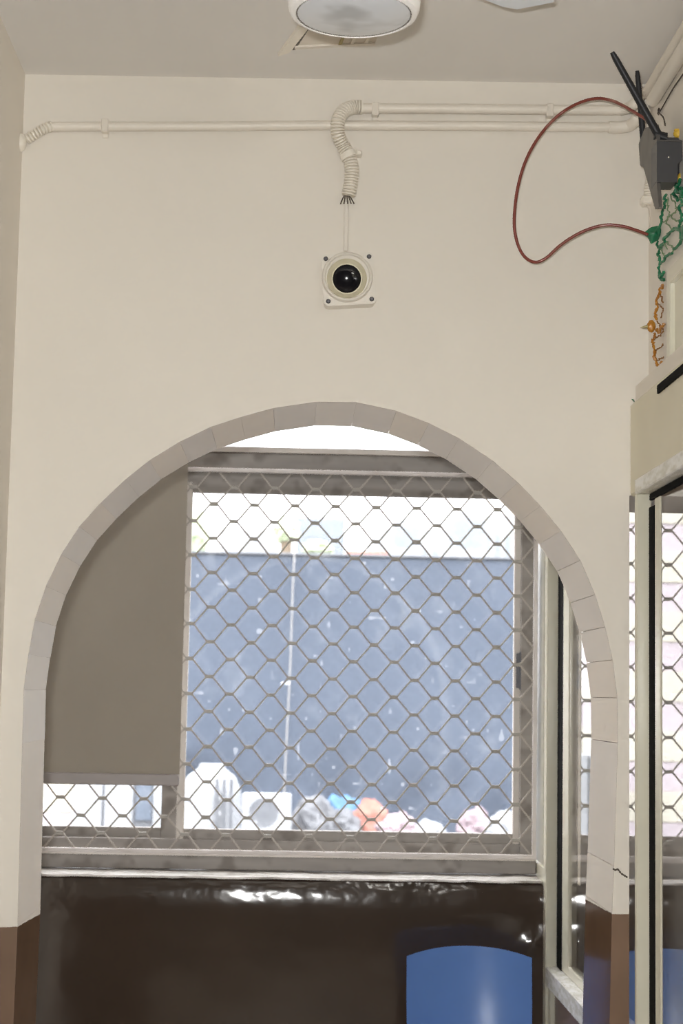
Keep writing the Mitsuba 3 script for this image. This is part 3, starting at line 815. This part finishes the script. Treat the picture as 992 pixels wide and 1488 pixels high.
# red brown cable loop
cb = [(948, 180), (936, 172), (921, 163), (904, 153), (888, 146), (868, 143), (845, 148), (820, 161), (798, 180), (778, 206), (763, 235), (753, 268), (748, 300), (747, 330), (752, 355), (762, 373),
      (777, 381), (793, 375), (812, 358), (832, 344), (855, 333), (880, 327), (905, 329), (925, 335), (941, 341)]
dep = np.interp(np.linspace(0, 1, len(cb)), [0, 0.3, 0.6, 1.0], [nearY + 0.06, 3.33, 3.36, 3.30])
Cb = thing('cable', 'dark red cable hanging in a wide loop from the router to the green garland', 'cable')
add('cord', tube(spline([at(a, b, d) for (a, b), d in zip(cb, dep)], 8), 0.0031, 10), 'mat_cord', smooth=True, parent=Cb)
Cw = thing('cable', 'thin dark wire running down the right wall to the top of the router', 'cable')
wp = [atx(a, b, XR - 0.003) for a, b in ((1010, 82), (992, 108), (978, 128), (970, 142), (962, 156), (958, 162))]
wl = [wp[-1] + 0.006 * np.array([-0.3, math.cos(a), math.sin(a)]) for a in np.linspace(0.5, 6.2, 9)]
add('wire', tube(spline(wp + wl + [atx(963, 170, XR - 0.012), atx(966, 182, XR - 0.03)], 6), 0.0014, 8), 'mat_black_cable', smooth=True, parent=Cw)

# ------------------------------------------------------------------ garland of stretched net
Gd = thing('net_garland', 'tattered green and orange decorative net garland hanging down the right corner', 'garland')
yn = 3.335


def netp(px, py, y):
    p = at(px, py, y)
    return p if p[0] < XR - 0.007 else atx(px, py, XR - 0.007)


def strands(lines, y, r, seed, jit=1.0):
    g = np.random.default_rng(seed)
    ms = []
    for ln in lines:
        p = np.array([netp(a, b, y) for a, b in ln])
        p = spline(p, 5)
        p = p + g.normal(0, 0.0012 * jit, p.shape)
        rr = r * (0.7 + 0.7 * g.random(len(p)))
        ms.append(tube(p, rr, 6))
    return cat(*ms)


gl = [[(966, 283), (965, 296), (962, 310), (961, 322), (957, 334), (951, 343)], [(990, 290), (988, 305), (990, 318), (987, 330), (990, 345), (986, 355), (979, 362)],
      [(965, 348), (971, 340), (978, 333), (985, 334)], [(954, 352), (957, 360), (960, 356)], [(966, 352), (960, 358), (956, 367), (958, 378), (957, 389), (957, 399), (958, 405)],
      [(960, 383), (966, 376), (970, 371), (976, 369)], [(958, 403), (961, 399), (964, 397)], [(959, 407), (962, 406), (964, 406)], [(982, 270), (984, 280), (989, 274), (992, 285)], [(978, 266), (982, 276), (979, 282), (986, 288), (991, 280)],
      [(988, 262), (984, 272), (990, 279)]]
add('net', strands(gl, yn, 0.0027, 3), 'mat_green', parent=Gd, label='green net strands')
pl = [[(970, 288), (969, 300), (973, 312), (978, 310), (984, 302), (990, 296)], [(963, 323), (969, 318), (972, 312)], [(973, 313), (979, 320), (985, 322), (990, 325)], [(967, 323), (974, 331), (979, 335)], [(965, 350), (972, 356), (979, 362)],
      [(960, 362), (964, 368), (966, 375)], [(979, 362), (976, 368)], [(985, 334), (990, 340)], [(974, 283), (979, 293), (983, 303)], [(966, 354), (968, 362)]]
add('net', strands(pl, yn + 0.004, 0.0013, 4), 'mat_pale_green', parent=Gd, label='thin faded strands')
ol = [[(963, 414), (959, 420), (957, 430), (954, 438), (955, 446), (952, 455), (954, 464)], [(951, 484), (950, 492), (948, 498), (951, 508), (950, 517), (954, 529), (957, 532), (963, 527)], [(953, 478), (957, 482), (962, 473), (965, 470)]]
add('net', strands(ol, yn, 0.0026, 5), 'mat_orange', parent=Gd, label='orange net strands')
bl = [[(957, 426), (961, 432), (963, 440)], [(955, 440), (961, 446), (963, 453), (960, 462)], [(950, 492), (957, 488), (962, 482)], [(951, 509), (958, 506), (963, 501)], [(953, 524), (958, 522), (963, 518)], [(955, 468), (959, 474), (963, 478)]]
add('net', strands(bl, yn + 0.004, 0.0013, 6), 'mat_brown_net', parent=Gd, label='thin brown strands')
lf = [at(a, b, yn) for a, b in ((936, 338), (946, 331), (957, 329), (961, 335), (955, 349), (946, 354), (943, 347))]


def leafy(pts, th, seed):
    g = np.random.default_rng(seed)
    c = np.mean(pts, axis=0)
    v = np.vstack([np.array(pts) + [0, -th, 0], np.array(pts) + [0, th, 0], [c + [0, -3 * th, 0]], [c + [0, 3 * th, 0]]]) + g.normal(0, th * 0.3, (2 * len(pts) + 2, 3))
    m = trimesh.convex.convex_hull(v)
    m = m.subdivide().subdivide()
    m.vertices = np.array(m.vertices) + (meshkit.noise(np.array(m.vertices) * 160, seed)[:, None] - 0.5) * 0.004
    return m


add('leaf', leafy(lf, 0.004, 1), 'mat_green', parent=Gd, label='crumpled green clump')
add('leaf', leafy([netp(a, b, yn) for a, b in ((986, 332), (994, 328), (995, 349), (987, 346))], 0.004, 2), 'mat_green', parent=Gd, label='crumpled green clump')
add('leaf', leafy([at(a, b, yn) for a, b in ((948, 546), (952, 540), (962, 533), (963, 541), (956, 546))], 0.002, 3), 'mat_green', parent=Gd, label='crumpled green clump')
add('leaf', leafy([at(a, b, yn) for a, b in ((945, 553), (949, 545), (953, 545), (950, 551), (947, 556))], 0.0015, 4), 'mat_green', parent=Gd, label='crumpled green clump')
ob = at(946, 474, yn)
om = blob(ob, (0.0085, 0.008, 0.0125), 5, 0.2, 2.0, 3)
add('ornament', om, 'mat_orange', smooth=True, parent=Gd, label='orange rounded ornament')
tp = at(930, 476, yn)
add('ornament_tip', tube(np.linspace(ob + [-0.005, 0, 0], tp, 5), np.linspace(0.0042, 0.0004, 5), 8), 'mat_olive', smooth=True, parent=Gd, label='pale pointed tip')
# torn scraps at the ledge end
Sc = thing('torn_scrap', 'dark green torn scraps stuck under the far end of the ledge', 'scrap')
ms = [leafy([at(a, b, 3.40) for a, b in pts], 0.0015, 11 + i) for i, pts in enumerate((((917, 580), (921, 581), (922, 584), (918, 582)), ((936, 588), (943, 585), (945, 588), (939, 592)), ((939, 594), (945, 591), (943, 594), (940, 596)))) ]
add('scrap', cat(*ms), 'mat_green', parent=Sc)
# small things behind the router
Yl = thing('ornament', 'yellow ornament showing behind the black router at the right edge', 'ornament')
ym = at(985, 194, 3.17)
add('shape', cat(blob(ym, (0.009, 0.007, 0.008), 3, 0.2, 2.0, 3), bx(ym[0] - 0.008, ym[0] + 0.010, ym[1] - 0.004, ym[1] + 0.004, ym[2] + 0.004, ym[2] + 0.009, 0.002)), 'mat_yellow', smooth=40, parent=Yl)
Y2 = thing('ornament', 'amber ornament under the power adapter at the right edge', 'ornament')
ym = at(989, 259, 3.16)
add('shape', blob(ym, (0.008, 0.007, 0.010), 8, 0.25, 2.0, 3), 'mat_yellow', smooth=True, parent=Y2)
Cn = thing('bulb_cap', 'small white cone cap among the green net', 'cap')
cn = at(972.5, 284, yn - 0.01)
cone = lathe([(0, 0.010), (0.0028, 0.010), (0.0034, 0.006), (0.0062, 0), (0, 0)], 16); cone.apply_translation(cn)
add('cap', cone, 'mat_lamp_white', smooth=30, parent=Cn)

# ------------------------------------------------------------------ ceiling fan and the patch in the ceiling
Fn = thing('ceiling_fan', 'white ceiling fan with a grey dished hub, seen from below', 'fan')
YFn = 2.53
fb = at(514, 46, YFn)
sc_ = YFn / F * 1.03
R1, R2 = 97.5 * sc_, 84 * sc_
fc = at(514, 20, YFn); fc = np.array([fc[0], YFn, Z(514, 22, YFn)])
zf = fc[2]
z_c = zceil(fc[0])


def flathe(prof): 
    m = lathe(prof, 96); m.apply_translation([fc[0], fc[1], zf]); return m


add('housing', flathe([(0, 0.115), (0.03, 0.115), (R1 * 0.75, 0.098), (R1 * 0.95, 0.062), (R1, 0.042), (R1, 0.022), (R1 * 0.985, 0.010), (R1 * 0.95, 0.002), (R2 * 1.02, -0.001), (R2 * 1.005, 0.001), (R2 * 1.005, 0.006), (0, 0.006)]), 'mat_fan_white', smooth=30, parent=Fn)
add('seam', flathe([(R2 * 0.985, 0.003), (R2 * 1.008, 0.003), (R2 * 1.008, 0.0005), (R2 * 0.985, 0.0005), (R2 * 0.985, 0.003)]), 'mat_dark_line', smooth=30, parent=f'{Fn}__housing', label='dark seam ring')
add('dish', flathe([(0, -0.010), (R2 * 0.3, -0.0095), (R2 * 0.6, -0.007), (R2 * 0.85, -0.0028), (R2 * 0.985, 0.001), (R2 * 0.985, 0.005), (0, 0.005)]), 'mat_fan_dish', smooth=40, parent=f'{Fn}__housing', label='grey dished bottom cover')
add('rod', tube([(fc[0], fc[1], zf + 0.08), (fc[0], fc[1], z_c)], 0.012, 16), 'mat_fan_white', smooth=40, parent=Fn)
cano = lathe([(0.014, 0), (0.05, 0.02), (0.055, 0.045), (0, 0.045)], 32); cano.apply_translation([fc[0], fc[1], z_c - 0.046])
add('canopy', cano, 'mat_fan_white', smooth=40, parent=Fn)
for k, az in enumerate((38, 158, 278)):
    bpts = np.array([(0.09, -0.045), (0.16, -0.05), (0.37, -0.056), (0.39, -0.04), (0.39, 0.04), (0.37, 0.05), (0.16, 0.046), (0.09, 0.04)])
    m = trimesh.creation.extrude_polygon(Polygon(bpts).buffer(0.006), 0.003, engine='earcut')
    m.apply_transform(trimesh.transformations.rotation_matrix(math.radians(9), [1, 0, 0]))
    m.apply_transform(trimesh.transformations.rotation_matrix(math.radians(az), [0, 0, 1]))
    m.apply_translation([fc[0], fc[1], zf + 0.125])
    add('blade', m, 'mat_fan_blade', parent=Fn)


def on_ceiling(px, py):
    d = ray(px, py)
    # EYE + d t with z = zceil(x)
    t = (zceil(0) - EYE[2]) / (d[2] - cslope * d[0])
    return EYE + d * t


Pt = thing('ceiling_box', 'pale box fitting let into the ceiling behind the fan', 'ceiling fitting')


def prism_ceiling(pxs, dz, top=0.004):
    base = [on_ceiling(a, b) for a, b in pxs]
    v = np.vstack([np.array(base) + [0, 0, top], np.array(base) - [0, 0, dz]])
    return trimesh.convex.convex_hull(v)


add('plate', prism_ceiling([(424, 70), (545, 60), (560, 20), (450, 20)], 0.003), 'mat_plaster_patch', parent=Pt)
add('flange', prism_ceiling([(404, 76), (421, 70), (449, 34), (436, 32)], 0.009), 'mat_white_plastic', parent=Pt, label='slanting cream flange')
add('rim', prism_ceiling([(428, 67), (545, 61), (545, 58), (428, 64)], 0.007), 'mat_conduit', parent=Pt)
add('shadow_gap', prism_ceiling([(425, 70), (429, 70), (452, 34), (449.5, 34)], 0.004), 'mat_dark_line', parent=Pt, label='dark gap beside the flange')
for px in (495, 512, 532):
    add('slot', prism_ceiling([(px - 4, 62), (px + 1, 62), (px + 7, 48), (px + 3, 48)], 0.006), 'mat_conduit' if px != 495 else 'mat_olive', parent=Pt)

# ------------------------------------------------------------------ lamps of the room
Lm = thing('tube_lamp', 'white tube lamp on the right wall behind the viewer', 'lamp')
add('batten', bx(XR - 0.05, XR, 0.1, 1.4, 2.44, 2.50, 0.004), 'mat_fan_white', parent=Lm)
tm = tube([(XR - 0.075, 0.12, 2.47), (XR - 0.075, 1.38, 2.47)], 0.02, 16)
add('tube', tm, 'mat_lamp_white', parent=Lm, emitter={'type': 'area', 'radiance': {'type': 'rgb', 'value': [TUBE, TUBE * 0.97, TUBE * 0.92]}})
Fl = thing('camera_flash', 'flash gun beside the camera that takes the photograph', 'flash')
fx, fy, fz = -0.047, -0.01, 1.675
add('body', bx(fx - 0.035, fx + 0.035, fy - 0.06, fy - 0.002, fz - 0.025, fz + 0.025, 0.004), 'mat_black_plastic', parent=Fl)
fm = trimesh.Trimesh([[fx - .03, fy, fz - .011], [fx + .03, fy, fz - .011], [fx + .03, fy, fz + .011], [fx - .03, fy, fz + .011]], [[0, 2, 1], [0, 3, 2]], process=False)
add('window', fm, 'mat_lamp_white', parent=Fl, emitter={'type': 'area', 'radiance': {'type': 'rgb', 'value': [FLASH, FLASH, FLASH * 0.98]}})

# ------------------------------------------------------------------ outside
YO = 26.0
z_g = Z(505, 1232, YO)
struct('ground', 'pale flat roof outside'); add('ground', bx(-30, 30, 7.5, YO + 4, z_g - 0.3, z_g), 'mat_outside_floor')
Wd = thing('boundary_wall', 'blue grey plastered wall across the flat roof outside the window', 'wall')
add('face', bx(X(238, 1000, YO), X(1090, 1000, YO), YO, YO + 0.3, z_g, Z(505, 809, YO), 0.02), 'mat_dark_wall', parent=Wd)
add('coping', bx(X(236, 1000, YO), X(1092, 1000, YO), YO - 0.04, YO + 0.34, Z(505, 809, YO), Z(505, 805, YO), 0.01), 'mat_outside_grey', parent=Wd)
Rp = thing('rope', 'pale rope hanging down the blue grey wall outside', 'rope')
add('rope', tube(spline([at(428, 795, YO - .1), at(425, 860, YO - .12), at(423, 925, YO - .12), at(420, 1000, YO - .12), at(415, 1100, YO - .12), at(411, 1192, YO - .12)], 6), 0.013, 6), 'mat_rope', parent=Rp)


def ac_unit(px0, px1, py0, py1, y, label):
    k = thing('air_conditioner', label, 'air conditioner', )
    x0, x1 = X(px0, 1180, y), X(px1, 1180, y)
    z1, z0 = Z((px0 + px1) / 2, py0, y), z_g + 0.12
    add('body', bx(x0, x1, y, y + 0.32, z0, z1, 0.02), 'mat_outside_white', parent=k)
    c = [x0 + (x1 - x0) * 0.44, y - 0.004, Z((px0 + px1) / 2, py0 + 27, y)]
    r = 20.0 * y / F
    add('fan_grille', facing(lathe([(0, 0.004), (r * 0.25, 0.004), (r * 0.3, 0), (r * .96, 0.0), (r, 0.006), (r * 1.05, 0.0), (0, 0.0)], 32), c), 'mat_outside_grey', parent=f'{k}__body', label='grey fan grille')
    for xx in (x0 + 0.06, x1 - 0.12):
        add('foot', bx(xx, xx + 0.06, y, y + 0.32, z_g, z0, 0.005), 'mat_outside_grey', parent=k)
    return k


ac_unit(351, 423, 1154, 1206, YO - 3.0, 'white outdoor air conditioner with a round fan at the foot of the grey wall')
Tk = thing('water_tank', 'white rounded water tank behind the left edge of the right window pane', 'tank')
tc = at(306, 1180, YO - 1.2)
rt = (X(352, 1180, YO - 1.2) - X(264, 1180, YO - 1.2)) / 2
ht = Z(308, 1110, YO - 1.2) - z_g
tk = lathe([(0, 0), (rt, 0), (rt, ht * 0.62), (rt * 0.97, ht * 0.72), (rt * 0.8, ht * 0.86), (rt * 0.45, ht * 0.95), (rt * 0.4, ht), (0, ht)], 40); tk.apply_translation([tc[0], YO - 1.2, z_g])
add('body', tk, 'mat_outside_white', smooth=30, parent=Tk)
for dx in (0.10, 0.2, 0.3):
    add('pipe', tube([(tc[0] + dx, YO - 1.2 - rt - 0.03, z_g), (tc[0] + dx, YO - 1.2 - rt - 0.03, z_g + ht * 0.85)], 0.025, 8), 'mat_outside_grey', parent=Tk)


def heap(name, label, c, px, py, w, h, mat, seed, y=YO - 1.0):
    k = thing(name, label, c)
    p = at(px, py, y)
    m = blob([p[0], y, p[2]], (w, 0.2, h), seed, 0.45, 2.2, 4)
    m.vertices[:, 2] = np.maximum(np.array(m.vertices)[:, 2], z_g)
    add('heap', m, mat, smooth=40, parent=k)


heap('tarpaulin', 'grey crumpled tarpaulin heap right of the air conditioner outside', 'tarpaulin', 455, 1200, 0.30, 0.42, 'mat_grey_tarp', 2, YO - 2.2)
heap('tarpaulin', 'blue tarpaulin heap outside, left of the orange cloth', 'tarpaulin', 497, 1195, 0.27, 0.42, 'mat_blue_tarp', 3, YO - 0.6)
heap('sack', 'grey sack in front of the blue tarpaulin outside', 'sack', 494, 1204, 0.28, 0.26, 'mat_grey_tarp', 12, YO - 1.5)
heap('cloth', 'orange red cloth heap beside the blue tarpaulin outside', 'cloth', 535, 1200, 0.26, 0.36, 'mat_red_cloth', 4, YO - 1.1)
heap('cloth', 'pale pink cloth heap right of the orange cloth outside', 'cloth', 577, 1208, 0.28, 0.24, 'mat_pink_cloth', 5, YO - 1.7)
heap('sack', 'white sack at the foot of the grey wall near its middle outside', 'sack', 622, 1212, 0.24, 0.18, 'mat_outside_white', 6, YO - 1.0)
heap('sack', 'pinkish grey sack at the right end of the wall outside', 'sack', 690, 1204, 0.24, 0.30, 'mat_pink_cloth', 7, YO - 0.7)
heap('sack', 'white sack at the right window edge outside', 'sack', 730, 1208, 0.2, 0.26, 'mat_outside_white', 9, YO - 1.6)
# left: white shed and banded cream building
Sh = thing('shed', 'white shed with a blue grey window left of the water tank outside', 'building')
ysd = YO - 1.0
sx0, sx1 = X(106, 1170, ysd), X(262, 1170, ysd)
zsd = Z(180, 1085, ysd)
for a, b in ((106, 148), (151, 193), (222, 262)):
    add('panel', bx(X(a, 1170, ysd), X(b, 1170, ysd), ysd, ysd + 0.4, z_g, zsd, 0.015), 'mat_outside_white', parent=Sh)
add('core', bx(sx0 + 0.02, sx1 - 0.02, ysd + 0.06, ysd + 0.9, z_g, zsd - 0.02), 'mat_outside_grey', parent=Sh)
add('window', bx(X(197, 1170, ysd), X(220, 1170, ysd), ysd + 0.02, ysd + 0.1, Z(208, 1192, ysd), zsd - 0.1), 'mat_blue_grey', parent=Sh, label='blue grey window')
Bd = thing('building', 'cream building with pink bands at the far left outside', 'building')
bxr = X(104, 1170, YO)
for i in range(16):
    z0 = z_g + i * 0.45
    add('band', bx(bxr - 9, bxr, YO - 0.02 * (i % 2), YO + 3, z0, z0 + 0.447, 0.01), 'mat_cream_band' if i % 2 else 'mat_pink_band', parent=Bd)
for i, xx in enumerate((1.05, 3.4, 5.8)):
    add('window', bx(bxr - xx - 0.8, bxr - xx, YO - 0.05, YO + 0.01, 2.0, 3.0, 0.01), 'mat_blue_grey', parent=Bd)
# far skyline over the wall, hazy
def far_block(px0, px1, py0, y, mat, label, win=True):
    k = thing('far_building', label, 'building')
    x0, x1 = X(px0, 800, y), X(px1, 800, y)
    z1 = Z((px0 + px1) / 2, py0, y)
    add('body', bx(x0, x1, y, y + 8, -6, z1, 0.05), mat, parent=k)
    if win:
        n = max(2, int((px1 - px0) / 14))
        for i in range(n):
            xa = x0 + (x1 - x0) * (i + 0.3) / n
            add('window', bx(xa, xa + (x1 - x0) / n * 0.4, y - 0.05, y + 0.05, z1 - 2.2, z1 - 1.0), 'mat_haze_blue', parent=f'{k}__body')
    return k


far_block(320, 402, 770, 70, 'mat_outside_white', 'white flat roofed building beyond the grey wall on the left')
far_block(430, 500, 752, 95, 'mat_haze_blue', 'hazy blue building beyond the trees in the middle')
far_block(545, 640, 768, 80, 'mat_outside_white', 'white low building beyond the grey wall in the middle')
far_block(655, 760, 748, 90, 'mat_outside_white', 'white building beyond the grey wall at the right')


def tree(px, py, w, h, y, seed, label):
    k = thing('tree', label, 'tree')
    p = at(px, py, y)
    add('crown', blob(p, (w, w, h), seed, 0.5, 3.0, 4), 'mat_leaf', smooth=40, parent=k)
    add('trunk', tube([(p[0], y, -6), (p[0], y, p[2])], 0.2, 8), 'mat_trunk', parent=k)


tree(288, 775, 0.32, 0.75, 55, 3, 'green tree at the left edge of the right pane outside')
tree(416, 772, 0.42, 0.42, 60, 4, 'green tree beside the hazy blue building outside')
tree(462, 798, 0.5, 0.3, 62, 6, 'green bush in front of the hazy blue building outside')
for px, y, r, lab in ((590, 60, 0.5, 'pale water tank beyond the wall, left of the pair'), (678, 55, 0.62, 'pale round water tank beyond the wall at the right')):
    k = thing('roof_tank', lab, 'tank')
    c = at(px, 790, y)
    m = lathe([(0, 0), (r, 0), (r, r * 1.5), (r * 0.8, r * 1.9), (r * 0.3, r * 2.1), (0, r * 2.1)], 24); m.apply_translation([c[0], y, c[2] - r * 0.4])
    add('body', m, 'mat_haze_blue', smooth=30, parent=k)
    add('stand', bx(c[0] - r, c[0] + r, y - r, y + r, -3, c[2] - r * 0.4), 'mat_outside_white', parent=k)
Rc = thing('red_sheet', 'red sheet lying on the top of the grey wall outside', 'sheet')
add('sheet', bx(X(503, 795, YO), X(565, 795, YO), YO + 0.2, YO + 1.2, Z(530, 804, YO) - .02, Z(530, 799, YO), 0.02), 'mat_red_cloth', parent=Rc)
